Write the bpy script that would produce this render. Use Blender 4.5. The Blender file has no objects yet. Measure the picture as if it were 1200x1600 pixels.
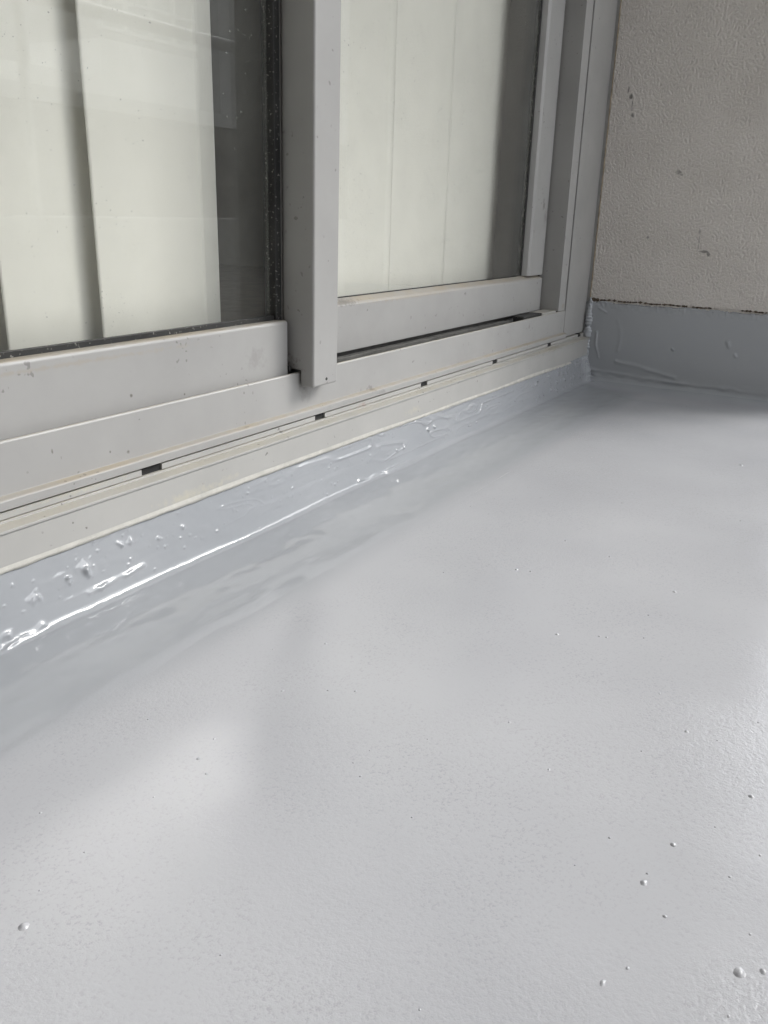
import bpy, bmesh, math, random
import numpy as np
from mathutils import Matrix, Vector, noise

random.seed(7)
S = bpy.context.scene
COL = S.collection

# ------------------------------------------------------------------ camera
# X runs along the window towards the corner (x = 0 is the side wall), Y points into the room, Z up, floor z = 0
CAM = Vector((-2.83702, -0.88228, 0.5))
RIGHT = Vector((0.505870, -0.862098, 0.029693))
DOWN = Vector((-0.267295, -0.189388, -0.944820))
FWD = Vector((0.820152, 0.470019, -0.326241))
FPX = 1364.00
cam_data = bpy.data.cameras.new('camera')
cam = bpy.data.objects.new('camera', cam_data); COL.objects.link(cam)
cam.matrix_world = Matrix.Translation(CAM) @ Matrix((
    (RIGHT.x, -DOWN.x, -FWD.x), (RIGHT.y, -DOWN.y, -FWD.y), (RIGHT.z, -DOWN.z, -FWD.z))).to_4x4()
cam_data.sensor_fit = 'VERTICAL'
cam_data.sensor_height = 36.0
cam_data.lens = 36.0 * FPX / 1600.0
cam_data.clip_start = 0.02
cam_data.clip_end = 500
S.camera = cam

# ------------------------------------------------------------------ sky, sun, exposure
SUN_EL, SUN_AZ = math.radians(42), math.radians(131)     # azimuth measured from +Y clockwise
world = bpy.data.worlds.new('World'); S.world = world; world.use_nodes = True
wn, wl = world.node_tree.nodes, world.node_tree.links
bg = wn['Background']
sky = wn.new('ShaderNodeTexSky'); sky.sky_type = 'NISHITA'; sky.sun_disc = False
sky.sun_elevation = SUN_EL; sky.sun_rotation = SUN_AZ
sky.air_density = 1.0; sky.dust_density = 1.5; sky.ozone_density = 1.0
hs = wn.new('ShaderNodeHueSaturation'); hs.inputs['Saturation'].default_value = 0.16
wl.new(sky.outputs[0], hs.inputs['Color']); wl.new(hs.outputs[0], bg.inputs['Color'])
bg.inputs['Strength'].default_value = 0.148
sd = bpy.data.lights.new('sun', 'SUN'); sd.energy = 0.7; sd.angle = math.radians(24); sd.color = (1, .98, .95)
sun = bpy.data.objects.new('sun', sd); COL.objects.link(sun)
to_sun = Vector((math.sin(SUN_AZ) * math.cos(SUN_EL), math.cos(SUN_AZ) * math.cos(SUN_EL), math.sin(SUN_EL)))
sun.rotation_euler = to_sun.to_track_quat('Z', 'Y').to_euler(); sun.location = (-2, -6, 6)
vs = S.view_settings
vs.view_transform = 'Standard'; vs.look = 'None'; vs.gamma = 1.0; vs.use_curve_mapping = False
vs.exposure = 1.93
S.render.engine = 'CYCLES'
S.cycles.max_bounces = 10; S.cycles.diffuse_bounces = 5; S.cycles.glossy_bounces = 4
S.cycles.transparent_max_bounces = 16; S.cycles.caustics_reflective = False; S.cycles.caustics_refractive = False
S.cycles.use_denoising = True

# ------------------------------------------------------------------ helpers
def link(o, parent=None):
    COL.objects.link(o)
    if parent: o.parent = parent
    return o
def obj(name, me, mat, parent=None):
    o = bpy.data.objects.new(name, me)
    if mat: me.materials.append(mat)
    return link(o, parent)
def tag(o, label=None, cat=None, group=None, kind=None):
    for k, v in (('label', label), ('category', cat), ('group', group), ('kind', kind)):
        if v: o[k] = v
    return o
def thing(name, loc, label, cat, group=None):
    o = bpy.data.objects.new(name, None); o.empty_display_size = .05; link(o)
    o.location = loc
    return tag(o, label, cat, group)
def local(bm, parent):
    if parent: bmesh.ops.translate(bm, verts=bm.verts, vec=-parent.matrix_basis.translation if parent.parent is None else -(parent.parent.location))
def done(name, bm, mat, parent=None, bevel=0, smooth=False, seg=2):
    bmesh.ops.recalc_face_normals(bm, faces=bm.faces)
    if parent:
        off = Vector((0, 0, 0)); p = parent
        while p: off += p.location; p = p.parent
        bmesh.ops.translate(bm, verts=bm.verts, vec=-off)
    me = bpy.data.meshes.new(name); bm.to_mesh(me); bm.free()
    if smooth:
        me.polygons.foreach_set('use_smooth', [True] * len(me.polygons))
    o = obj(name, me, mat, parent)
    if bevel:
        m = o.modifiers.new('bevel', 'BEVEL'); m.width = bevel; m.segments = seg; m.limit_method = 'ANGLE'
        m.angle_limit = math.radians(40); m.harden_normals = False
    return o
def box(bm, x0, x1, y0, y1, z0, z1):
    v = [bm.verts.new(p) for p in ((x0,y0,z0),(x1,y0,z0),(x1,y1,z0),(x0,y1,z0),(x0,y0,z1),(x1,y0,z1),(x1,y1,z1),(x0,y1,z1))]
    for f in ((0,3,2,1),(4,5,6,7),(0,1,5,4),(1,2,6,5),(2,3,7,6),(3,0,4,7)): bm.faces.new([v[i] for i in f])
def prism_x(bm, prof, x0, x1, n=1, fn=None):
    """closed (y, z) profile swept along x"""
    rings = []
    for i in range(n + 1):
        x = x0 + (x1 - x0) * i / n
        rings.append([bm.verts.new((x,) + (tuple(p) if fn is None else fn(x, k, p))) for k, p in enumerate(prof)])
    k = len(prof)
    for a, b in zip(rings, rings[1:]):
        for j in range(k): bm.faces.new((a[j], a[(j+1) % k], b[(j+1) % k], b[j]))
    bm.faces.new(rings[0]); bm.faces.new(rings[-1][::-1])
def prism_z(bm, prof, z0, z1):
    a = [bm.verts.new((x, y, z0)) for x, y in prof]; b = [bm.verts.new((x, y, z1)) for x, y in prof]
    k = len(prof)
    for j in range(k): bm.faces.new((a[j], a[(j+1) % k], b[(j+1) % k], b[j]))
    bm.faces.new(a); bm.faces.new(b[::-1])
def boxpart(name, dims, mat, parent, bevel=0.001):
    bm = bmesh.new(); box(bm, *dims); return done(name, bm, mat, parent, bevel)
def grid_mesh(name, V, nu, nv, mat, parent=None):
    """V: array (nu, nv, 3) in world space"""
    if parent: V = V - np.array(parent.location)
    idx = np.arange(nu * nv).reshape(nu, nv)
    F = np.stack([idx[:-1, :-1], idx[1:, :-1], idx[1:, 1:], idx[:-1, 1:]], -1).reshape(-1, 4)
    me = bpy.data.meshes.new(name)
    me.vertices.add(nu * nv); me.vertices.foreach_set('co', V.astype(np.float32).ravel())
    me.loops.add(F.size); me.loops.foreach_set('vertex_index', F.astype(np.int32).ravel())
    me.polygons.add(len(F)); me.polygons.foreach_set('loop_start', np.arange(0, F.size, 4, dtype=np.int32))
    me.polygons.foreach_set('use_smooth', np.ones(len(F), dtype=bool))
    me.update(); me.validate()
    return obj(name, me, mat, parent)
_rs = np.random.RandomState(3)
_tabs = _rs.rand(8, 256, 256)
def vnoise(u, v, k=0):
    """smooth value noise in -1..1 on arrays"""
    t = _tabs[k % 8]
    iu, iv = np.floor(u).astype(int), np.floor(v).astype(int)
    fu, fv = u - iu, v - iv
    fu = fu*fu*(3-2*fu); fv = fv*fv*(3-2*fv)
    g = lambda a, b: t[a % 256, b % 256]
    return 2*((g(iu,iv)*(1-fu)+g(iu+1,iv)*fu)*(1-fv)+(g(iu,iv+1)*(1-fu)+g(iu+1,iv+1)*fu)*fv)-1
def ridge(A, B, pts, w, h):
    """height of a soft ridge along a polyline, on the 2D coordinates A, B"""
    out = np.zeros_like(A)
    for (a0, b0), (a1, b1) in zip(pts, pts[1:]):
        dx, dy = a1-a0, b1-b0; L = dx*dx+dy*dy + 1e-12
        t = np.clip(((A-a0)*dx+(B-b0)*dy)/L, 0, 1)
        d2 = (A-a0-t*dx)**2+(B-b0-t*dy)**2
        out = np.maximum(out, h*np.exp(-d2/(w*w)))
    return out

# ------------------------------------------------------------------ materials
def mat(name):
    m = bpy.data.materials.new(name); m.use_nodes = True
    nt = m.node_tree; return m, nt.nodes, nt.links, nt.nodes['Principled BSDF']
def nd(n, t, **kw):
    x = n.new(t)
    for k, v in kw.items():
        if k in x.inputs: x.inputs[k].default_value = v
        else: setattr(x, k, v)
    return x
def ramp(n, l, src, stops):
    r = n.new('ShaderNodeValToRGB'); e = r.color_ramp.elements
    e[0].position, e[1].position = stops[0][0], stops[-1][0]
    for p, c in stops[1:-1]: e.new(p)
    for el, (p, c) in zip(sorted(e, key=lambda q: q.position), stops):
        el.color = (c, c, c, 1) if not isinstance(c, tuple) else c + (1,)
    l.new(src, r.inputs['Fac']); return r
def mixc(n, l, fac, a, b):
    x = n.new('ShaderNodeMix'); x.data_type = 'RGBA'
    if isinstance(fac, (int, float)): x.inputs[0].default_value = fac
    else: l.new(fac, x.inputs[0])
    for i, s in ((6, a), (7, b)):
        if isinstance(s, tuple): x.inputs[i].default_value = s + (1,)
        else: l.new(s, x.inputs[i])
    return x.outputs[2]
def mth(n, l, op, a, b=None):
    x = n.new('ShaderNodeMath'); x.operation = op
    for i, s in enumerate((a, b)):
        if s is None: continue
        if isinstance(s, (int, float)): x.inputs[i].default_value = s
        else: l.new(s, x.inputs[i])
    return x.outputs[0]
def geo(n): return n.new('ShaderNodeNewGeometry').outputs['Position']

def mat_floor():
    m, n, l, b = mat('grey_coating')
    P = geo(n)
    big = nd(n, 'ShaderNodeTexNoise', Scale=2.3, Detail=3); l.new(P, big.inputs['Vector'])
    fine = nd(n, 'ShaderNodeTexNoise', Scale=330, Detail=3, Roughness=.65); l.new(P, fine.inputs['Vector'])
    peel = nd(n, 'ShaderNodeTexNoise', Scale=170, Detail=2); l.new(P, peel.inputs['Vector'])
    grit = nd(n, 'ShaderNodeTexVoronoi', Scale=330); l.new(P, grit.inputs['Vector'])
    c1 = mixc(n, l, ramp(n, l, big.outputs[0], [(.35, 0.), (.7, 1.)]).outputs[0], PAINT_A, PAINT_B)
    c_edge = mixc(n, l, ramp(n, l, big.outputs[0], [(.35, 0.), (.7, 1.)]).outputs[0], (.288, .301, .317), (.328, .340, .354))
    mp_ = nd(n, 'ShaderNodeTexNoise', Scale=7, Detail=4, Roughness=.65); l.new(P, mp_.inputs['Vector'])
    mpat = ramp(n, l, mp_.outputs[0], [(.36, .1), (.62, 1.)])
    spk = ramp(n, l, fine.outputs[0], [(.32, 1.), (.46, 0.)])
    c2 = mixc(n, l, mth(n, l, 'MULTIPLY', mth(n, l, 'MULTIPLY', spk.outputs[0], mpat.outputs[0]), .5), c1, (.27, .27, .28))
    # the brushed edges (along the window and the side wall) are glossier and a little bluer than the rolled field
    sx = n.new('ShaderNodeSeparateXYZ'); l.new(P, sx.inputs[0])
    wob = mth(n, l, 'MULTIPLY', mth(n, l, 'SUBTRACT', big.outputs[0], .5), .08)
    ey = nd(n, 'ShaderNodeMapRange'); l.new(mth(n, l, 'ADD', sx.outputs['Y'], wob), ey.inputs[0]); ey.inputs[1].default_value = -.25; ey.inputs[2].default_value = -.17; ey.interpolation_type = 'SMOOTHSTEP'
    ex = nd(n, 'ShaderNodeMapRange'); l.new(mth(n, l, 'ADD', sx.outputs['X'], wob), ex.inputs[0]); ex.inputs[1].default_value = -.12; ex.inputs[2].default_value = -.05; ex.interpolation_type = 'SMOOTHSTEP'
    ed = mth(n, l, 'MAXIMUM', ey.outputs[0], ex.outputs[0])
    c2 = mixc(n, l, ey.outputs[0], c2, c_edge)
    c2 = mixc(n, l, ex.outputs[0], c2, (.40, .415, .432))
    l.new(c2, b.inputs['Base Color'])
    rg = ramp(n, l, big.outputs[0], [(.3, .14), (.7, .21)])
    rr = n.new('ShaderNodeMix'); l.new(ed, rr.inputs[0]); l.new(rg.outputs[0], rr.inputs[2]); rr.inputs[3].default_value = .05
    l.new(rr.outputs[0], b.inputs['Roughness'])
    b.inputs['IOR'].default_value = 1.5
    # stippled patches: the fine relief shows only where the roller left it
    pat = nd(n, 'ShaderNodeTexNoise', Scale=3.1, Detail=2); l.new(P, pat.inputs['Vector'])
    pm = ramp(n, l, pat.outputs[0], [(.42, .12), (.66, 1.)])
    h = mth(n, l, 'ADD', mth(n, l, 'MULTIPLY', fine.outputs[0], pm.outputs[0]), mth(n, l, 'MULTIPLY', peel.outputs[0], mth(n, l, 'MULTIPLY', pm.outputs[0], .8)))
    lo = nd(n, 'ShaderNodeTexNoise', Scale=9, Detail=2); l.new(P, lo.inputs['Vector'])
    b1 = nd(n, 'ShaderNodeBump', Strength=.45, Distance=.0013); l.new(mth(n, l, 'MULTIPLY', h, mth(n, l, 'SUBTRACT', 1.0, mth(n, l, 'MULTIPLY', ed, .93))), b1.inputs['Height'])
    b2 = nd(n, 'ShaderNodeBump', Strength=.12, Distance=.003); l.new(lo.outputs[0], b2.inputs['Height']); l.new(b1.outputs[0], b2.inputs['Normal'])
    l.new(b2.outputs[0], b.inputs['Normal'])
    return m
PAINT_A, PAINT_B = (.366, .372, .389), (.415, .420, .435)

def mat_frame(name, base, dirt=.5, rough=.42, grime=(.36, .33, .26), stains=()):
    m, n, l, b = mat(name)
    P = geo(n)
    big = nd(n, 'ShaderNodeTexNoise', Scale=4, Detail=5, Roughness=.6); l.new(P, big.inputs['Vector'])
    sp = nd(n, 'ShaderNodeTexNoise', Scale=95, Detail=1); l.new(P, sp.inputs['Vector'])
    sp2 = nd(n, 'ShaderNodeTexNoise', Scale=14, Detail=3); l.new(P, sp2.inputs['Vector'])
    tint = tuple(c * .88 for c in base)
    c1 = mixc(n, l, ramp(n, l, big.outputs[0], [(.35, 0.), (.68, 1.)]).outputs[0], base, tint)
    # dirt that settles on faces that look up
    N = n.new('ShaderNodeNewGeometry'); sx = n.new('ShaderNodeSeparateXYZ'); l.new(N.outputs['True Normal'], sx.inputs[0])
    up = ramp(n, l, sx.outputs['Z'], [(.5, 0.), (.95, 1.)])
    upm = mth(n, l, 'MULTIPLY', up.outputs[0], ramp(n, l, sp2.outputs[0], [(.3, .3), (.62, 1.)]).outputs[0])
    c2 = mixc(n, l, upm, c1, grime)
    # sparse flecks
    fk = mth(n, l, 'MULTIPLY', ramp(n, l, sp.outputs[0], [(.70, 0.), (.73, 1.)]).outputs[0], ramp(n, l, sp2.outputs[0], [(.50, 0.), (.58, dirt)]).outputs[0])
    c3 = mixc(n, l, fk, c2, (.10, .095, .085))
    dn = nd(n, 'ShaderNodeTexNoise', Scale=85, Detail=4, Roughness=.7); l.new(P, dn.inputs['Vector'])
    for (x, y, z, rx, rz, st, col) in stains:
        v = n.new('ShaderNodeVectorMath'); v.operation = 'SUBTRACT'; l.new(P, v.inputs[0]); v.inputs[1].default_value = (x, y, z)
        v2 = n.new('ShaderNodeVectorMath'); v2.operation = 'MULTIPLY'; l.new(v.outputs[0], v2.inputs[0]); v2.inputs[1].default_value = (1/rx, 1/.028, 1/rz)
        ln = n.new('ShaderNodeVectorMath'); ln.operation = 'LENGTH'; l.new(v2.outputs[0], ln.inputs[0])
        q = mth(n, l, 'ADD', ln.outputs['Value'], mth(n, l, 'MULTIPLY', mth(n, l, 'SUBTRACT', dn.outputs[0], .5), 3.0))
        c3 = mixc(n, l, ramp(n, l, q, [(.2, st), (1., 0.)]).outputs[0], c3, col)
    l.new(c3, b.inputs['Base Color'])
    r = ramp(n, l, big.outputs[0], [(.3, rough - .06), (.7, rough + .1)]); l.new(r.outputs[0], b.inputs['Roughness'])
    f2 = nd(n, 'ShaderNodeTexNoise', Scale=500, Detail=1); l.new(P, f2.inputs['Vector'])
    b1 = nd(n, 'ShaderNodeBump', Strength=.04, Distance=.0005); l.new(f2.outputs[0], b1.inputs['Height']); l.new(b1.outputs[0], b.inputs['Normal'])
    return m

def mat_plain(name, col, rough=.7, noise_s=0, amt=.15, bump=0):
    m, n, l, b = mat(name)
    b.inputs['Base Color'].default_value = col + (1,); b.inputs['Roughness'].default_value = rough
    if noise_s:
        P = geo(n); t = nd(n, 'ShaderNodeTexNoise', Scale=noise_s, Detail=4); l.new(P, t.inputs['Vector'])
        c = mixc(n, l, ramp(n, l, t.outputs[0], [(.3, 0.), (.7, 1.)]).outputs[0], tuple(c*(1-amt) for c in col), tuple(min(1, c*(1+amt)) for c in col))
        l.new(c, b.inputs['Base Color'])
        if bump:
            bb = nd(n, 'ShaderNodeBump', Strength=bump, Distance=.002); l.new(t.outputs[0], bb.inputs['Height']); l.new(bb.outputs[0], b.inputs['Normal'])
    return m

def mat_stucco():
    m, n, l, b = mat('beige_stucco')
    P = geo(n)
    mp = n.new('ShaderNodeMapping'); mp.inputs['Scale'].default_value = (1, 1, .8); l.new(P, mp.inputs['Vector'])
    t = nd(n, 'ShaderNodeTexNoise', Scale=165, Detail=2.0, Roughness=.5, Distortion=.2); l.new(mp.outputs[0], t.inputs['Vector'])
    h = ramp(n, l, t.outputs[0], [(.36, 0.), (.5, .6), (.66, 1.)])
    bb = nd(n, 'ShaderNodeBump', Strength=.7, Distance=.0026); l.new(h.outputs[0], bb.inputs['Height']); l.new(bb.outputs[0], b.inputs['Normal'])
    big = nd(n, 'ShaderNodeTexNoise', Scale=6, Detail=4); l.new(P, big.inputs['Vector'])
    c = mixc(n, l, ramp(n, l, big.outputs[0], [(.3, 0.), (.7, 1.)]).outputs[0], (.64, .60, .555), (.71, .67, .625))
    pit = ramp(n, l, t.outputs[0], [(.28, .35), (.4, 0.)])
    c = mixc(n, l, pit.outputs[0], c, (.42, .39, .35))
    # scuffs on the plaster: (y, z, radius y, radius z)
    d = nd(n, 'ShaderNodeTexNoise', Scale=70, Detail=3); l.new(P, d.inputs['Vector'])
    for (y, z, ry, rz, s) in SCUFFS:
        v = n.new('ShaderNodeVectorMath'); v.operation = 'SUBTRACT'; l.new(P, v.inputs[0]); v.inputs[1].default_value = (0, y, z)
        v2 = n.new('ShaderNodeVectorMath'); v2.operation = 'MULTIPLY'; l.new(v.outputs[0], v2.inputs[0]); v2.inputs[1].default_value = (0, 1/ry, 1/rz)
        ln = n.new('ShaderNodeVectorMath'); ln.operation = 'LENGTH'; l.new(v2.outputs[0], ln.inputs[0])
        q = mth(n, l, 'ADD', ln.outputs['Value'], mth(n, l, 'MULTIPLY', mth(n, l, 'SUBTRACT', d.outputs[0], .5), 1.6))
        k = ramp(n, l, q, [(.5, s), (1., 0.)])
        c = mixc(n, l, k.outputs[0], c, (.15, .14, .13))
    l.new(c, b.inputs['Base Color']); b.inputs['Roughness'].default_value = .75
    return m
SCUFFS = [(-.050, .862, .003, .012, .8), (-.060, .842, .007, .009, .9), (-.066, .818, .0025, .018, .5), (-.070, .792, .007, .008, .75),
          (-.228, .634, .009, .008, .6), (-.236, .626, .008, .004, .5), (-.311, .468, .005, .008, .5), (-.314, .44, .002, .03, .4),
          (-.330, .412, .018, .0045, .75), (-.345, .406, .006, .007, .7), (-.160, .446, .005, .005, .6)]

def mat_glass():
    m, n, l, b = mat('window_glass')
    n.remove(b); out = n['Material Output']
    P = geo(n)
    tr = n.new('ShaderNodeBsdfTransparent'); tr.inputs[0].default_value = (.985, .987, .972, 1)
    gl = n.new('ShaderNodeBsdfGlossy'); gl.inputs['Roughness'].default_value = .0; gl.inputs['Color'].default_value = (1, 1, 1, 1)
    g = n.new('ShaderNodeNewGeometry'); dt = n.new('ShaderNodeVectorMath'); dt.operation = 'DOT_PRODUCT'
    l.new(g.outputs['Normal'], dt.inputs[0]); l.new(g.outputs['Incoming'], dt.inputs[1])
    fz = mth(n, l, 'POWER', mth(n, l, 'SUBTRACT', 1.0, mth(n, l, 'ABSOLUTE', dt.outputs['Value'])), 5.0)
    fz = mth(n, l, 'ADD', mth(n, l, 'MULTIPLY', fz, .96), .04)
    mx = n.new('ShaderNodeMixShader'); l.new(fz, mx.inputs[0]); l.new(tr.outputs[0], mx.inputs[1]); l.new(gl.outputs[0], mx.inputs[2])
    # dust specks, and a painted haze in place of reflected light on the panes
    s1 = nd(n, 'ShaderNodeTexNoise', Scale=230, Detail=1); l.new(P, s1.inputs['Vector'])
    s2 = nd(n, 'ShaderNodeTexNoise', Scale=9, Detail=3); l.new(P, s2.inputs['Vector'])
    sm = mth(n, l, 'MULTIPLY', ramp(n, l, s1.outputs[0], [(.74, 0.), (.79, .55)]).outputs[0], ramp(n, l, s2.outputs[0], [(.45, 0.), (.6, 1.)]).outputs[0])
    specks_haze = mth(n, l, 'ADD', sm, ramp(n, l, s2.outputs[0], [(.3, .03), (.8, .065)]).outputs[0])
    df = n.new('ShaderNodeBsdfDiffuse'); df.inputs[0].default_value = (.5, .5, .47, 1)
    m2 = n.new('ShaderNodeMixShader'); l.new(specks_haze, m2.inputs[0]); l.new(mx.outputs[0], m2.inputs[1]); l.new(df.outputs[0], m2.inputs[2])
    l.new(m2.outputs[0], out.inputs[0])
    return m

def mat_blind():
    m, n, l, b = mat('cream_fabric')
    out = n['Material Output']
    P = geo(n)
    w = nd(n, 'ShaderNodeTexNoise', Scale=60, Detail=3); l.new(P, w.inputs['Vector'])
    c = mixc(n, l, w.outputs[0], (.90, .89, .84), (.93, .92, .88))
    l.new(c, b.inputs['Base Color']); b.inputs['Roughness'].default_value = .9; b.inputs['Specular IOR Level'].default_value = .2
    tl = n.new('ShaderNodeBsdfTranslucent'); tl.inputs[0].default_value = (.8, .8, .72, 1)
    mx = n.new('ShaderNodeMixShader'); mx.inputs[0].default_value = .2
    l.new(b.outputs[0], mx.inputs[1]); l.new(tl.outputs[0], mx.inputs[2]); l.new(mx.outputs[0], out.inputs[0])
    return m

M_FLOOR, M_STUCCO, M_GLASS, M_BLIND = mat_floor(), mat_stucco(), mat_glass(), mat_blind()
STAINS = [(-1.598, 0.028, 0.24, 0.008, 0.022, 0.75, (0.09, 0.08, 0.065)), (-1.691, 0.028, 0.262, 0.03, 0.02, 0.2, (0.09, 0.08, 0.065)), (-1.349, 0.012, 0.162, 0.012, 0.008, 0.5, (0.09, 0.08, 0.065)), (-1.318, 0.012, 0.151, 0.018, 0.006, 0.35, (0.09, 0.08, 0.065)), (-1.228, 0.012, 0.227, 0.004, 0.004, 0.5, (0.09, 0.08, 0.065)), (-0.494, 0.012, 0.206, 0.003, 0.01, 0.7, (0.09, 0.08, 0.065)), (-1.392, 0.012, 0.139, 0.06, 0.006, 0.35, (0.33, 0.29, 0.22)), (-0.393, 0.03, 0.25, 0.04, 0.012, 0.5, (0.33, 0.29, 0.22)), (-0.223, 0.012, 0.243, 0.02, 0.01, 0.6, (0.33, 0.29, 0.22)), (-0.305, 0.07, 0.529, 0.012, 0.02, 0.6, (0.09, 0.08, 0.065)), (-0.285, 0.07, 0.495, 0.02, 0.03, 0.3, (0.09, 0.08, 0.065)), (-1.067, 0.075, 0.321, 0.25, 0.006, 0.5, (0.33, 0.29, 0.22)), (-1.346, 0.075, 0.326, 0.05, 0.008, 0.6, (0.09, 0.08, 0.065)), (-2.079, 0.03, 0.302, 0.3, 0.004, 0.4, (0.33, 0.29, 0.22)), (-1.571, 0.012, 0.19, 0.02, 0.02, 0.25, (0.09, 0.08, 0.065)), (-1.97, 0.028, 0.245, 0.003, 0.003, 0.8, (0.09, 0.08, 0.065)), (-1.864, 0.028, 0.23, 0.002, 0.002, 0.8, (0.09, 0.08, 0.065)), (-2.124, 0.012, 0.2, 0.002, 0.004, 0.7, (0.09, 0.08, 0.065)), (-1.998, 0.012, 0.172, 0.003, 0.003, 0.8, (0.09, 0.08, 0.065)), (-2.03, 0.012, 0.179, 0.002, 0.002, 0.8, (0.09, 0.08, 0.065))]
SILL_STAINS = [(-1.387, 0, 0.137, 0.02, 0.006, 0.5, (0.3, 0.2, 0.15)), (-1.901, 0, 0.089, 0.09, 0.01, 0.55, (0.5, 0.47, 0.36)), (-1.045, 0, 0.075, 0.06, 0.006, 0.6, (0.5, 0.47, 0.36)), (-1.812, 0, 0.093, 0.03, 0.006, 0.4, (0.5, 0.47, 0.36)), (-1.2, 0, 0.095, 0.05, 0.01, 0.4, (0.5, 0.47, 0.36)), (-2.102, 0, 0.142, 0.1, 0.004, 0.4, (0.5, 0.47, 0.36)), (-0.337, 0, 0.128, 0.06, 0.01, 0.4, (0.33, 0.29, 0.22))]
M_FRAME = mat_frame('grey_aluminium', (.352, .347, .334), grime=(.34, .30, .235), stains=STAINS)
M_SILL = mat_frame('weathered_sill_aluminium', (.40, .394, .374), dirt=.7, rough=.5, grime=(.40, .38, .33), stains=SILL_STAINS)
def mat_gasket():
    m, n, l, b = mat('black_gasket'); P = geo(n)
    t = nd(n, 'ShaderNodeTexNoise', Scale=210, Detail=2); l.new(P, t.inputs['Vector'])
    g = nd(n, 'ShaderNodeTexNoise', Scale=12, Detail=3); l.new(P, g.inputs['Vector'])
    c = mixc(n, l, ramp(n, l, g.outputs[0], [(.35, 0.), (.7, 1.)]).outputs[0], (.010, .010, .010), (.028, .028, .026))
    c = mixc(n, l, ramp(n, l, t.outputs[0], [(.64, 0.), (.70, .8)]).outputs[0], c, (.30, .29, .26))
    l.new(c, b.inputs['Base Color']); b.inputs['Roughness'].default_value = .6
    return m
M_BLACK = mat_gasket()
M_HOLE = mat_plain('slot_shade_joint_black', (.012, .012, .012), .8)
M_DARK = mat_plain('dark_track', (.05, .05, .048), .5, 60, .3)
M_TRACK = mat_plain('shade_toned_track', (.10, .098, .09), .5, 30, .35)  # shade of the track channel is put into this dark metal colour
M_GRIME = mat_plain('dark_grime', (.105, .082, .060), .95, 150, .5, .6)
M_SEAL = mat_plain('aged_white_sealant', (.46, .45, .41), .55, 45, .12, .5)
M_CONC = mat_plain('painted_concrete', (.46, .46, .45), .85, 9, .08, .2)
M_SOFFIT = mat_plain('pale_soffit_paint', (.55, .55, .53), .85, 9, .05)
M_DIMWALL = mat_plain('dark_brown_blocker_and_wall', (.12, .11, .10), .85, 9, .1, .2)
M_ROOM = mat_plain('room_wallpaper', (.70, .70, .67), .9, 12, .05)
M_RFLOOR = mat_plain('room_floorboards', (.34, .27, .20), .5, 20, .2)
M_GROUND = mat_plain('asphalt', (.06, .06, .06), .9, 3, .2)
M_WHITEWALL = mat_plain('white_render', (.82, .82, .80), .85, 2, .06)
M_RAIL = mat_plain('satin_grey_railing', (.45, .45, .45), .4, 20, .05)
M_FARGLASS = mat_plain('far_window_glass', (.08, .09, .10), .08)

# ------------------------------------------------------------------ floor with its coved edge
XL, YF, FZ = -3.05, -1.45, -.02      # left end, open edge, floor level (the coat rises to z = 0 at the walls)
FB_Z = lambda x: .0755 - .013 * np.clip((x + 1.6) / 1.6, 0, 1)      # underside of the sill

# plain floor sheet (outside the dense strip); it runs on past the side wall, which ends short of the open edge
bm = bmesh.new()
for x0, x1, y0, y1 in ((XL, .0, -.75, -.22), (XL, 1.3, YF, -.75)):
    bm.faces.new([bm.verts.new(p) for p in ((x0, y0, FZ), (x1, y0, FZ), (x1, y1, FZ), (x0, y1, FZ))])
floor = done('floor', bm, M_FLOOR); tag(floor, kind='structure')

# dense strip: apron + fillet + upstand, with brush marks, lumps and drips
xs = np.concatenate([np.linspace(XL, -2.45, 40, endpoint=False), np.linspace(-2.45, -.9, 900, endpoint=False), np.linspace(-.9, -.001, 420)])
prof = [(-.22, FZ)]
for t in np.linspace(.02, 1, 60): prof.append((-.205 + .160*t, FZ + .013*t**1.5))
cy_, cz_, cr_ = -.045, prof[-1][1] + .0135, .0135
for a in np.linspace(.12, 1.25, 40): prof.append((cy_ + cr_*math.sin(a), cz_ - cr_*math.cos(a)))
y1, z1 = prof[-1]
for t in np.linspace(.02, 1, 70): prof.append((y1 + (-.0075 - y1)*t, z1 + (.086 - z1)*t))
prof = np.array(prof)
d = np.gradient(prof, axis=0); nrm = np.stack([-d[:, 1], d[:, 0]], 1); nrm /= np.linalg.norm(nrm, axis=1)[:, None] + 1e-9
arc = np.concatenate([[0], np.cumsum(np.linalg.norm(np.diff(prof, axis=0), axis=1))])
Xg, Ag = np.meshgrid(xs, arc, indexing='ij')
tot = arc[-1]
up = tot - Ag                                   # distance down from the sill
lowf = np.clip((Ag) / .12, 0, 1)                # 0 on the floor edge, 1 on the fillet
upm = np.clip((Ag - .15)/.03, 0, 1)            # 1 on the fillet and the upstand
disp = .0010 * vnoise(Xg*5, Ag*14, 0) * lowf + .00035 * vnoise(Xg*24, Ag*60, 1) * lowf
# faint brush drag along x
patch = np.clip(.4 + 1.3*vnoise(Xg*4.3 + 9, Ag*6, 2), 0, 1)
disp += upm * patch * .00035 * vnoise(Xg*16 + 3*vnoise(Xg*9, Ag*30, 5), Ag*150, 3)
disp += upm * .00012 * vnoise(Xg*90, Ag*120, 4)
# smeared, feathered apron: long low strokes that stop in a wavering edge
ap = np.clip((Ag - .012 - .02*vnoise(Xg*3.3, Xg*0 + 2, 4) - .007*vnoise(Xg*17, Xg*0 + 5, 2))/.02, 0, 1) * np.clip((.20 - Ag)/.03, 0, 1)
disp += ap * (.0007 + .00035*vnoise(Xg*13 + 2*vnoise(Xg*9, Ag*20, 1), Ag*55, 5) + .00012*vnoise(Xg*45, Ag*90, 6))
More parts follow.
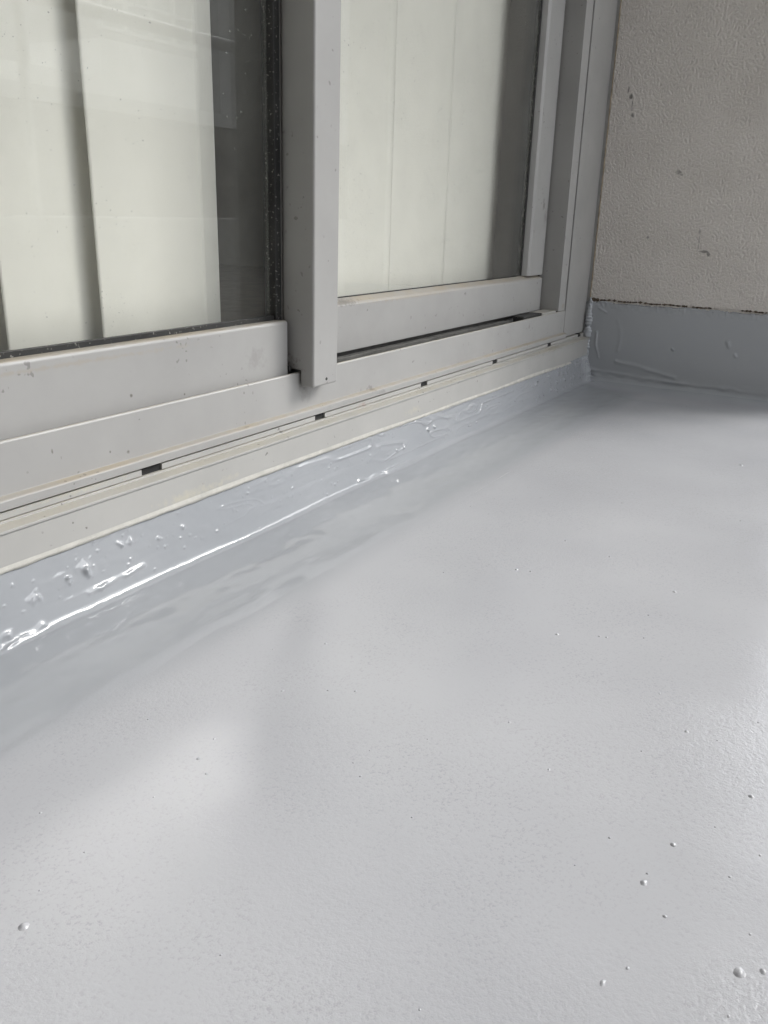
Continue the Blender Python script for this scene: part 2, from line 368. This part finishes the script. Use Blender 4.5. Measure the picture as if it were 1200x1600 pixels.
# gouges and clots on the upstand
gg = np.clip(1.3 + Xg*.35, .35, 1)*vnoise(Xg*34, Ag*80, 6) * np.clip(vnoise(Xg*3 + 5, Ag*9, 7)*1.6 + .4, 0, 1)
disp += upm * np.clip(up/.012, 0, 1) * (.0007*np.clip(gg - .3, 0, 1) - .0006*np.clip(-gg - .4, 0, 1))
# wrinkled skin between x = -1.75 and -.9
wr = np.exp(-((Xg + 1.15)/.50)**2) * np.exp(-((up - .035)/.035)**2)
w_ = vnoise(Xg*12 + 2.0*vnoise(Xg*10, Ag*40, 6), Ag*55, 7)
disp += wr * .0026 * np.clip(1 - np.abs(w_)*3.0, 0, 1)
# lumps of debris under the coat
rs = np.random.RandomState(11)
lumps = [(-.02 - .5*rs.rand()**1.5, tot - .02 - .07*rs.rand(), .002 + .006*rs.rand(), .004 + .008*rs.rand()) for _ in range(55)]
for i in range(300):
    x = -.05 - 2.2*rs.rand()**1.1; a = tot - .012 - abs(rs.normal(.025, .03)); lumps.append((x, a, rs.uniform(.0012, .0034), rs.uniform(.0006, .0026)*(1 + .8*(x > -1.1))))
for x, a, r, h in ((-2.20, tot-.055, .007, .006), (-2.145, tot-.048, .006, .006), (-2.115, tot-.045, .010, .009), (-2.05, tot-.03, .006, .005), (-2.03, tot-.032, .006, .005),
                   (-1.98, tot-.045, .005, .004), (-2.25, tot-.085, .008, .0035), (-2.23, tot-.092, .006, .003), (-2.27, tot-.085, .008, .0035), (-1.93, tot-.04, .004, .004),
                   (-1.30, tot-.06, .006, .005), (-1.27, tot-.058, .005, .005), (-1.15, tot-.045, .006, .006), (-1.12, tot-.045, .006, .005), (-.98, tot-.04, .006, .005),
                   (-.30, tot-.03, .006, .006), (-.2, tot-.035, .005, .006), (-.1, tot-.03, .008, .008), (-.05, tot-.03, .01, .01), (-.03, tot-.06, .012, .010)):
    lumps.append((x, a, r, h))
for x, a, r, h in lumps:
    i0, i1 = np.searchsorted(xs, x-3*r), np.searchsorted(xs, x+3*r)
    if i1 <= i0: continue
    X_, A_ = Xg[i0:i1], Ag[i0:i1]
    wx, wa = .55*r*vnoise(X_*.9/r, A_*.9/r, 2), .55*r*vnoise(X_*.8/r + 31, A_*.8/r, 5)
    disp[i0:i1] += .7*h*(.75 + .5*vnoise(X_*1.2/r, A_*1.2/r, 6))*np.exp(-(((X_-x+wx)/(r*.8))**2 + ((A_-a+wa)/(r*.62))**2))
# long runs in the coat
for pts, w, h in (([(-2.12, tot-.075), (-2.02, tot-.070)], .0035, .003), ([(-2.27, tot-.10), (-2.2, tot-.088)], .004, .003),
                  ([(-2.09, tot-.012), (-2.03, tot-.010)], .0035, .004), ([(-1.46, tot-.088), (-1.36, tot-.092), (-1.27, tot-.089)], .0028, .0022)):
    disp += ridge(Xg, Ag + .002*vnoise(Xg*40, Ag*20, 3) + .001*vnoise(Xg*130, Ag*60, 1), pts, w, h)*(.6 + .5*vnoise(Xg*60, Ag*30, 4))
V = np.zeros(Xg.shape + (3,))
shift = -.004*np.clip((-1.2 - Xg)/1.0, 0, 1) * np.clip(Ag/.14, 0, 1) * np.clip(up/.09, 0, 1) + .0025*vnoise(Xg*4, Xg*0, 1)*upm*np.clip(up/.06, 0, 1)
V[..., 0] = Xg; V[..., 1] = shift + prof[None, :, 0] + nrm[None, :, 0]*disp; V[..., 2] = prof[None, :, 1] + nrm[None, :, 1]*disp
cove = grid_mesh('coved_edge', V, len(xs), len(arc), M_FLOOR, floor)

# grit caught in the coat: pimples standing on the floor (one uncountable scatter)
def blob(bm, p, r, h, seed):
    rr = random.Random(seed); k = 9
    rings = []; ax, ay = rr.uniform(.8, 1.35), rr.uniform(.75, 1.1)
    for j, (f, z) in enumerate(((1.35, 0), (1.0, .35), (.62, .8))):
        rings.append([bm.verts.new((p[0] + ax*r*f*math.cos(2*math.pi*i/k)*rr.uniform(.85, 1.15), p[1] + ay*r*f*math.sin(2*math.pi*i/k)*rr.uniform(.85, 1.15), p[2] + h*z)) for i in range(k)])
    top = bm.verts.new((p[0], p[1], p[2] + h))
    for a, b in zip(rings, rings[1:]):
        for i in range(k): bm.faces.new((a[i], a[(i+1) % k], b[(i+1) % k], b[i]))
    for i in range(k): bm.faces.new((rings[-1][i], rings[-1][(i+1) % k], top))
PIMPLES = [(-2.135, -0.354, 0.00136), (-2.106, -0.397, 0.00136), (-2.09, -0.424, 0.00136), (-2.285, -0.362, 0.00158), (-2.26, -0.27, 0.00127), (-2.013, -0.331, 0.00151), (-2.517, -0.396, 0.0027), (-1.647, -0.44, 0.00246), (-1.641, -0.461, 0.00184), (-1.48, -0.461, 0.00202), (-1.509, -0.546, 0.00193), (-1.823, -0.569, 0.00209), (-1.797, -0.618, 0.00156), (-1.795, -0.627, 0.00156), (-1.593, -0.668, 0.00235), (-1.901, -0.722, 0.00138), (-2.111, -0.664, 0.00118), (-1.965, -0.766, 0.00171), (-2.046, -0.844, 0.00228), (-2.156, -0.796, 0.0021), (-2.217, -0.786, 0.0023), (-2.245, -0.81, 0.00157), (-2.333, -0.787, 0.002), (-2.271, -0.87, 0.0032), (-2.26, -0.885, 0.00204), (-2.171, -0.846, 0.001), (-2.129, -0.864, 0.00103), (-2.228, -0.871, 0.00092), (-2.207, -0.495, 0.00079), (-2.18, -0.498, 0.00081), (-2.352, -0.368, 0.00074), (-2.248, -0.584, 0.00108), (-1.217, -0.483, 0.0023), (-1.28, -0.341, 0.00155), (-0.921, -0.094, 0.00288), (-0.925, -0.329, 0.00182), (-0.782, -0.631, 0.00269), (-2.314, -0.87, 0.0011), (-2.111, -0.823, 0.00072), (-2.13, -0.538, 0.00083)]
bm = bmesh.new()
for i, (x, y, r) in enumerate(PIMPLES): blob(bm, (x, y, FZ), r, r*.75, i)
for i in range(120):
    x = random.uniform(-2.6, -.15); y = random.uniform(-1.2, -.24); r = random.uniform(.0006, .0013)
    blob(bm, (x, y, FZ), r, r*.9, 900+i)
grit = done('paint_grit', bm, M_FLOOR, None, 0, True); tag(grit, 'tiny grey pimples of grit under the floor coating', 'grit', kind='stuff')

# ------------------------------------------------------------------ side wall with its painted skirting
wall = thing('side_wall', (0, -.7, 0), 'beige textured stucco wall with scuffs at the end of the balcony', 'wall')
bm = bmesh.new(); box(bm, 0.0, .16, -.75, .0, .0, 2.45); done('stucco_panel', bm, M_STUCCO, wall)
ys = np.concatenate([np.linspace(-.75, .012, 460)])
zs = []
pr = [(-.20, FZ - .0005)]
for t in np.linspace(.02, 1, 40): pr.append((-.185 + .157*t, FZ + .014*t**1.6))
for a in np.linspace(.12, 1.5, 34): pr.append((-.028 + .0205*math.sin(a), -.006 + .018*(1-math.cos(a))))
for z in np.linspace(.014, .243, 120): pr.append((-.0075, z))
pr.append((.003, .2462)); pr = np.array(pr)
d = np.gradient(pr, axis=0); nr = np.stack([-d[:, 1], d[:, 0]], 1); nr /= np.linalg.norm(nr, axis=1)[:, None] + 1e-9
Yg, Zg = np.meshgrid(ys, pr[:, 1], indexing='ij')
hgt = np.clip((Zg + .012)/.03, 0, 1)
disp = hgt*(.0012*vnoise(Yg*7, Zg*9, 0) + .0003*vnoise(Yg*40, Zg*30, 1))
top = np.clip((Zg - .215)/.03, 0, 1)
disp += top*.0016*vnoise(Yg*170, Zg*130, 2)           # stucco showing through the coat near its upper edge
low = np.exp(-((Zg-.008)/.012)**2)
disp += low*(.0036*vnoise(Yg*11, Zg*60, 3) + .0022*vnoise(Yg*40, Zg*110, 4))
for pts, w, h in (([(-.036, .222), (-.058, .212)], .0028, .004), ([(-.034, .15), (-.034, .11), (-.047, .085), (-.05, .07)], .0035, .004),
                  ([(-.10, .19), (-.112, .16), (-.115, .12), (-.11, .10)], .006, .0022), ([(-.11, .06), (-.2, .045), (-.3, .032)], .006, .003),
                  ([(-.02, .03), (-.10, .022), (-.25, .016), (-.45, .012)], .005, .003), ([(-.44, .155), (-.445, .143)], .006, .006), ([(-.465, .12), (-.468, .115)], .004, .004), ([(-.28, .118), (-.282, .116)], .003, .004)):
    disp += ridge(Yg + .003*vnoise(Yg*35, Zg*35, 6), Zg + .003*vnoise(Yg*30, Zg*40, 7), pts, w, h)*np.clip(.6 + .6*vnoise(Yg*28, Zg*28, 1), 0, 1.1)
V = np.zeros(Yg.shape + (3,))
V[..., 1] = Yg; V[..., 0] = pr[None, :, 0] + nr[None, :, 0]*disp; V[..., 2] = pr[None, :, 1] + nr[None, :, 1]*disp
edge = np.zeros_like(Zg); edge[:, -2:] = 1
V[..., 2] += edge*(.003*vnoise(Yg*23, Yg*0, 5) + .0015*vnoise(Yg*90, Yg*0, 6))
V[..., 2] = np.maximum(V[..., 2], FZ - .001)
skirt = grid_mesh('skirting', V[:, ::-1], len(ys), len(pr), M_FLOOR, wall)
tag(skirt, 'glossy grey painted skirting')
# ragged dark line where the coat stops
bm = bmesh.new(); yy = np.linspace(-.001, -.62, 420)
ra = []
for y in yy:
    z = .2495 + .0025*noise.noise((y*22, 3, 0)) + .0012*noise.noise((y*95, 1, 0))
    cover = noise.noise((y*19, 7.7, 0)) + .55 - max(0, (-y-.22))*2.0
    w = max(.0002, .0020 + .0034*noise.noise((y*120, 5, 0)) + .0016*noise.noise((y*310, 9, 0))) * (1 if cover > 0 else .05)
    if y > -.03: w += .003
    ra.append([bm.verts.new((-.0012 - w*.3, y, z - w)), bm.verts.new((-.0028, y, z)), bm.verts.new((-.0006, y, z + w))])
for a, b in zip(ra, ra[1:]):
    bm.faces.new((a[0], a[1], b[1], b[0])); bm.faces.new((a[1], a[2], b[2], b[1]))
done('dirt_line', bm, M_GRIME, wall)
# wrinkled bead of coat in the corner between wall and frame
bm = bmesh.new(); rings = []
for i in range(120):
    z = .03 + .225*i/119; k = 12
    r = .0115 + .005*noise.noise((0, z*45, 1)) + .0045*noise.noise((0, z*130, 4))
    if z > .2: r *= max(.3, 1-(z-.2)*12)
    c = (-.007 + .003*noise.noise((z*50, 0, 0)), -.004 + .003*noise.noise((0, z*60, 5)))
    rings.append([bm.verts.new((c[0]+r*(1+.35*noise.noise((j*.9, z*130, 2)))*math.cos(2*math.pi*j/k), c[1]+r*(1+.35*noise.noise((j*.9, z*130, 8)))*math.sin(2*math.pi*j/k), z)) for j in range(k)])
for a, b in zip(rings, rings[1:]):
    for j in range(12): bm.faces.new((a[j], a[(j+1) % 12], b[(j+1) % 12], b[j]))
done('corner_bead', bm, M_FLOOR, wall, 0, True)
# rust-brown stain bead along the frame edge above the skirting
bm = bmesh.new(); rings = []
for i in range(160):
    z = .25 + 1.2*i/159; w = .0016 + .0009*noise.noise((0, z*30, 2))
    rings.append([bm.verts.new((-.001, .0012-w*2, z)), bm.verts.new((-.001-w, .0012-w*1.2, z)), bm.verts.new((-.001-w*1.6, .0016, z))])
for a, b in zip(rings, rings[1:]):
    for j in range(2): bm.faces.new((a[j], a[j+1], b[j+1], b[j]))
done('caulk_line', bm, mat_plain('brown_caulk', (.26, .22, .16), .8, 60, .4), wall)

# ------------------------------------------------------------------ window frame (fixed)
FT = 1.98
frame = thing('window_frame', (-1.5, .05, .07), 'grey aluminium outer frame and sill of the sliding window', 'window frame')
# outer sill flange with a wavering lower edge
bm = bmesh.new()
prof = [(-.012, .075), (-.0115, .1225), (-.0140, .1245), (-.0140, .1280), (-.0020, .1300), (.0035, .1305), (.0035, .1335), (.03, .1335), (.03, .075)]
def fl(x, k, p):
    if k in (0, 8): return (p[0], float(FB_Z(np.array(x))) + (.0012*noise.noise((x*9, 0, 0)) + .0006*noise.noise((x*40, 0, 0))))
    return p
prism_x(bm, prof, -2.95, -.006, 260, fl)
done('sill_flange', bm, M_SILL, frame, .0006)
# strip with drain slots
SLOTS = [(-1.962, .040), (-1.536, .032), (-1.128, .030), (-.737, .030), (-.335, .030), (-.060, .030)]
bm = bmesh.new(); a = -2.95
for x, w in SLOTS:
    box(bm, a, x - w/2, .0048, .028, .1345, .1435); a = x + w/2
box(bm, a, -.006, .0048, .028, .1345, .1435)
done('slotted_strip', bm, M_SILL, frame, .0005)
for x, w in SLOTS: boxpart('slot_shade_block', (x - w/2 + .0006, x + w/2 - .0006, .0078, .027, .1338, .1437), M_HOLE, frame, 0)  # black boxes stand in for the shade inside the slots
# main sill: foot band, crease, face, track lips and rails
bm = bmesh.new()
prof = [(.0012, .1462), (.0008, .1575), (.0028, .1592), (.0118, .1612), (.0120, .2250), (.0136, .2275), (.0165, .2275), (.0172, .2260), (.0172, .1990), (.115, .1990), (.115, .1462)]
prism_x(bm, prof, -2.95, -.1985); done('sill', bm, M_FRAME, frame, .0008)
bm = bmesh.new()
prof = [(.0174, .1995), (.0174, .2030), (.0290, .2030), (.0290, .2215), (.0325, .2215), (.0325, .2030), (.050, .2030), (.050, .2245), (.0535, .2245), (.0535, .2030), (.077, .2030), (.077, .2200), (.0805, .2200), (.0805, .2030), (.105, .2030), (.105, .2320), (.1145, .2320), (.1145, .1995)]
prism_x(bm, prof, -2.94, -.1990); done('track', bm, M_TRACK, frame, .0005)
boxpart('sill_packer', (-2.95, -.1985, .036, .114, .075, .1459), M_DARK, frame, 0)
# end block over the track and its dark mouth
bm = bmesh.new(); prism_x(bm, [(.0190, .2065), (.0190, .2315), (.060, .2325), (.060, .2065)], -.378, -.2625, 1)
done('track_end_block', bm, M_SILL, frame, .001)
boxpart('track_stop', (-.520, -.380, .0195, .052, .207, .2335), M_BLACK, frame, .002)
# jamb
bm = bmesh.new()
prism_z(bm, [(-.262, .0125), (-.2065, .0125), (-.2065, .030), (-.226, .030), (-.226, .112), (-.262, .112), (-.262, .088), (-.252, .088), (-.252, .082), (-.262, .082)], .2290, FT)
done('jamb', bm, M_FRAME, frame, .0008)
boxpart('jamb_cover', (-.2005, -.004, .0100, .112, .1462, FT), M_FRAME, frame, .0012)
boxpart('joint_backing', (-.2063, -.2007, .028, .05, .1465, FT), M_HOLE, frame, 0)
boxpart('jamb', (-2.95, -2.86, .0125, .112, .2290, FT), M_FRAME, frame, .0012)
boxpart('head', (-2.95, -.006, .0100, .112, FT+.0005, FT+.07), M_FRAME, frame, .0012)
# aged sealant under the flange: uneven lower lip
bm = bmesh.new(); rings = []
xx = np.linspace(-2.9, -.02, 900)
for x in xx:
    zt = float(FB_Z(np.array(x))) + .011; zb = float(FB_Z(np.array(x))) - .0006 - .0022*max(0, noise.noise((x*6, 2, 0))) - .0012*noise.noise((x*33, 4, 0))
    w = .0012 + .0007*noise.noise((x*25, 8, 0))
    ww = max(.0, .55 + noise.noise((x*3.1, 5, 0)))
    rings.append([bm.verts.new((x, -.0120, zt - .006*(1-min(1, ww)))), bm.verts.new((x, -w*ww - .0124, zt - .007)), bm.verts.new((x, -w - .0126, zb + .001)), bm.verts.new((x, -.008, zb)), bm.verts.new((x, .012, zb))])
for a, b in zip(rings, rings[1:]):
    for j in range(4): bm.faces.new((a[j], a[j+1], b[j+1], b[j]))
done('sealant_lip', bm, M_SEAL, frame, 0, True)

# ------------------------------------------------------------------ outer (left) sash with its projecting meeting stile
sa = thing('sliding_sash', (-2.2, .04, .21), 'left sliding sash with deep projecting grey meeting stile hanging over the sill', 'window sash', 'sliding window sashes')
PX0, PX1, PY = -1.593, -1.517, -.020
bm = bmesh.new()
prism_x(bm, [(PY, .2035), (PY, FT - .01), (.046, FT - .01), (.046, .2315), (.0085, .2315), (.0085, .2035)], PX0, PX1)
done('meeting_stile', bm, M_FRAME, sa, .0042, seg=4)
bm = bmesh.new()
bmesh.ops.create_cone(bm, cap_ends=True, segments=12, radius1=.0028, radius2=.0022, depth=.0012, matrix=Matrix.Translation((-1.553, PY-.0006, .2145)) @ Matrix.Rotation(math.pi/2, 4, 'X'))
done('screw', bm, M_DARK, sa)
# bottom rail, rounded end
bm = bmesh.new()
prism_x(bm, [(.028, .2205), (.028, .3130), (.0310, .3165), (.050, .3165), (.050, .2205)], -2.855, -1.602)
done('bottom_rail', bm, M_FRAME, sa, .0022, seg=3)
boxpart('rail_bead', (-2.80, -1.5985, .051, .0595, .2215, .3235), M_BLACK, sa, .0005)
boxpart('notch_block', (-1.6012, -1.5945, .026, .040, .2285, .238), M_DARK, sa, .0008)  # dark block in the notch between rail end and stile
boxpart('glazing_gasket', (-1.610, -1.5940, .0465, .0715, .3155, FT-.02), M_BLACK, sa, .0015)
boxpart('inner_stile', (-1.592, -1.53, .0475, .064, .225, FT-.02), M_FRAME, sa, .001)
boxpart('left_stile', (-2.855, -2.79, .028, .066, .3170, FT-.02), M_FRAME, sa, .0015)
boxpart('top_rail', (-2.789, -1.600, .028, .066, FT-.075, FT-.01), M_FRAME, sa, .0015)
boxpart('glass_pane', (-2.789, -1.6105, .0600, .0650, .3155, FT-.0755), M_GLASS, sa, 0)

# ------------------------------------------------------------------ inner (right) sash
sb = thing('sliding_sash', (-.9, .085, .21), 'right sliding sash set back behind the meeting stile beside the jamb', 'window sash', 'sliding window sashes')
RY = .070
bm = bmesh.new()
prism_x(bm, [(RY, .2300), (RY, .3210), (RY+.004, .3255), (RY+.020, .3330), (RY+.034, .3330), (RY+.034, .2300)], -1.515, -.2665)
done('bottom_rail', bm, M_FRAME, sb, .001)
bm = bmesh.new()
prism_z(bm, [(-.372, RY), (-.2700, RY), (-.2700, RY+.034), (-.385, RY+.034), (-.385, RY+.019), (-.380, RY+.006)], .3335, FT-.02)
done('side_stile', bm, M_FRAME, sb, .001)
boxpart('side_gasket', (-.3925, -.3855, RY+.0200, RY+.033, .3335, FT-.02), M_BLACK, sb, .0005)
boxpart('edge_seal', (-.2695, -.2640, RY+.010, RY+.028, .2300, FT-.02), M_BLACK, sb, 0)
boxpart('bottom_bead', (-1.51, -.386, RY+.0205, RY+.0235, .3332, .3352), M_BLACK, sb, 0)
boxpart('meeting_stile', (-1.5150, -1.46, RY, RY+.034, .3335, FT-.02), M_FRAME, sb, .001)
boxpart('top_rail', (-1.4595, -.386, RY, RY+.034, FT-.075, FT-.02), M_FRAME, sb, .001)
boxpart('glass_pane', (-1.4595, -.3930, RY+.024, RY+.029, .3335, FT-.0755), M_GLASS, sb, 0)

# ------------------------------------------------------------------ blinds behind the glass
def slat(parent, pts, z0, z1, lean=0.0, thick=.0012):
    """pts: plan curve (x, y); lean: shift in x from bottom to top"""
    P = []
    for (a, b) in zip(pts, pts[1:]):
        for t in np.linspace(0, 1, 10, endpoint=False): P.append((a[0]+(b[0]-a[0])*t, a[1]+(b[1]-a[1])*t))
    P.append(pts[-1])
    P = np.array(P)
    for _ in range(12): P[1:-1] = (P[:-2] + 2*P[1:-1] + P[2:]) / 4
    bm = bmesh.new(); n = 14; rows = []
    for i in range(n+1):
        t = i/n; z = z0 + (z1-z0)*t
        rows.append([bm.verts.new((x + lean*(t - .0), y, z)) for x, y in P])
    for a, b in zip(rows, rows[1:]):
        for j in range(len(P)-1): bm.faces.new((a[j], a[j+1], b[j+1], b[j]))
    o = done('slat', bm, M_BLIND, parent, 0, True)
    m = o.modifiers.new('thickness', 'SOLIDIFY'); m.thickness = thick
    return o
bl = thing('vertical_blind', (-2.2, .14, .24), 'wide cream vertical blind slats hanging behind the left pane', 'blind')
bl2 = thing('vertical_blind', (-.9, .16, .24), 'softly curved cream blind slats drawn behind the right pane', 'blind')
BZ0, BZ1 = .24, 1.95
slat(bl, [(-2.42, .112), (-2.33, .116), (-2.20, .135), (-2.05, .150)], BZ0, BZ1, -.02)
slat(bl, [(-2.096, .112), (-2.05, .113), (-1.98, .126), (-1.86, .150)], BZ0, BZ1, -.02)
slat(bl, [(-1.938, .110), (-1.88, .112), (-1.79, .128), (-1.70, .122)], BZ0, BZ1, -.02)
slat(bl, [(-1.715, .127), (-1.67, .134), (-1.652, .135)], BZ0, BZ1, -.012)
boxpart('head_rail', (-2.75, -1.62, .11, .19, 1.951, 1.99), M_FRAME, bl)
slat(bl2, [(-1.50, .1400), (-1.35, .1405), (-1.064, .1420)], BZ0, BZ1, 0, .0002)
slat(bl2, [(-1.067, .14225), (-.95, .1440), (-.774, .1480)], BZ0, BZ1, 0, .0002)
slat(bl2, [(-.777, .14825), (-.66, .156), (-.54, .168), (-.42, .188), (-.30, .222), (-.16, .278), (0, .35), (.2, .44)], BZ0, BZ1, 0, .0002)
boxpart('head_rail', (-1.58, -.30, .11, .19, 1.951, 1.99), M_FRAME, bl2)

# ------------------------------------------------------------------ the room and the rest of the balcony
bm = bmesh.new(); box(bm, -4.0, 1.2, .30, 3.2, -.02, .18); tag(done('room_floor', bm, M_RFLOOR), kind='structure')
bm = bmesh.new()
box(bm, -4.0, 1.2, 3.2, 3.3, -.02, 2.5); box(bm, -4.1, -4.0, .118, 3.3, -.02, 2.5); box(bm, 1.2, 1.3, .118, 3.3, -.02, 2.5); box(bm, -4.0, 1.2, .118, 3.2, 2.4, 2.5)
tag(done('room_wall', bm, M_ROOM), kind='structure')
bm = bmesh.new()
box(bm, XL, -2.953, .002, .116, FZ, 2.4); box(bm, -2.953, .2, .004, .1165, FT+.0725, 2.4); box(bm, -2.95, .2, .0355, .1165, -.02, .0745); box(bm, .0, 1.3, .002, .1165, .0745, FT+.0725)
box(bm, -4.0, 1.2, .1170, .30, -.02, .205)
fw = done('facade_wall', bm, M_CONC); tag(fw, 'pale plastered wall around the sliding window', 'wall')
bm = bmesh.new(); box(bm, XL - .2, 1.3, YF - .1, 3.4, 2.452, 2.62); tag(done('ceiling', bm, M_SOFFIT), kind='structure')
bm = bmesh.new(); box(bm, XL - .15, XL, YF - 2.4, .0, FZ, 2.45); box(bm, XL - 4, XL - .1505, YF - 2.4, .0, -6, 9); ew = done('sky_blocking_wing', bm, M_DIMWALL); tag(ew, 'added dark wall behind the camera, unseen, that blocks sky light from the left', 'building')  # added unseen wall, keeps sky light off faces turned towards the camera
bm = bmesh.new(); box(bm, XL - .2, 1.3, YF - .12, 3.4, -.25, FZ - .002); tag(done('balcony_slab', bm, M_CONC), kind='structure')
bm = bmesh.new(); box(bm, XL, 1.3, YF - .12, YF, FZ, .45); kerb = done('balcony_kerb', bm, M_CONC, None, .01); tag(kerb, 'low concrete kerb along the open edge of the balcony', 'kerb')
rl = thing('balcony_railing', (-2.2, YF-.06, .22), 'slender grey metal railing on the balcony kerb', 'railing')
for x in np.arange(-2.9, 1.3, 1.05):
    bm = bmesh.new(); prism_z(bm, [(x+.016*math.cos(a), YF-.06+.016*math.sin(a)) for a in np.linspace(0, 2*math.pi, 12, endpoint=False)], .445, 1.08); done('post', bm, M_RAIL, rl)
bm = bmesh.new(); prism_x(bm, [(YF-.06+.022*math.cos(a), 1.10+.022*math.sin(a)) for a in np.linspace(0, 2*math.pi, 14, endpoint=False)], XL, 1.3); done('top_rail', bm, M_RAIL, rl)

# the street side, seen only as a reflection in the glass
bm = bmesh.new(); v = [bm.verts.new(p) for p in ((-200, -200, -6), (200, -200, -6), (200, 60, -6), (-200, 60, -6))]; bm.faces.new(v)
tag(done('ground', bm, M_GROUND), kind='structure')
nb = thing('apartment_building', (12, -19, -6), 'low building with a glazed roof room across the street, reflected in the left pane', 'building')
bm = bmesh.new(); box(bm, -6, 34, -24, -15.5, -6, 2.44); done('wall', bm, M_DIMWALL, nb)
bm = bmesh.new(); box(bm, -6.2, 34.2, -24.2, -15.3, 2.442, 2.75); done('roof', bm, M_CONC, nb)
bm = bmesh.new(); box(bm, 9.6, 13.6, -19, -16.5, 2.752, 3.3); box(bm, 13.601, 17.0, -19, -16.5, 2.752, 4.15); done('roof_room', bm, M_WHITEWALL, nb)
bm = bmesh.new()
for x in np.arange(13.65, 17.0, .82): box(bm, x, x+.07, -16.62, -16.5, 4.352, 6.4)
for z in (4.352, 5.0, 5.7, 6.33): box(bm, 13.65, 16.98, -16.63, -16.49, z, z+.07)
lf = done('glazing_frame', bm, M_WHITEWALL, nb)
bm = bmesh.new(); box(bm, 13.66, 16.97, -16.57, -16.55, 4.36, 6.39); done('pane', bm, M_GLASS, lf)
bm = bmesh.new(); box(bm, 17.01, 40, -25, -15.8, 2.752, 10); done('reflection_blocker', bm, M_CONC, nb)  # added tall block, keeps bright sky out of the right pane's reflection
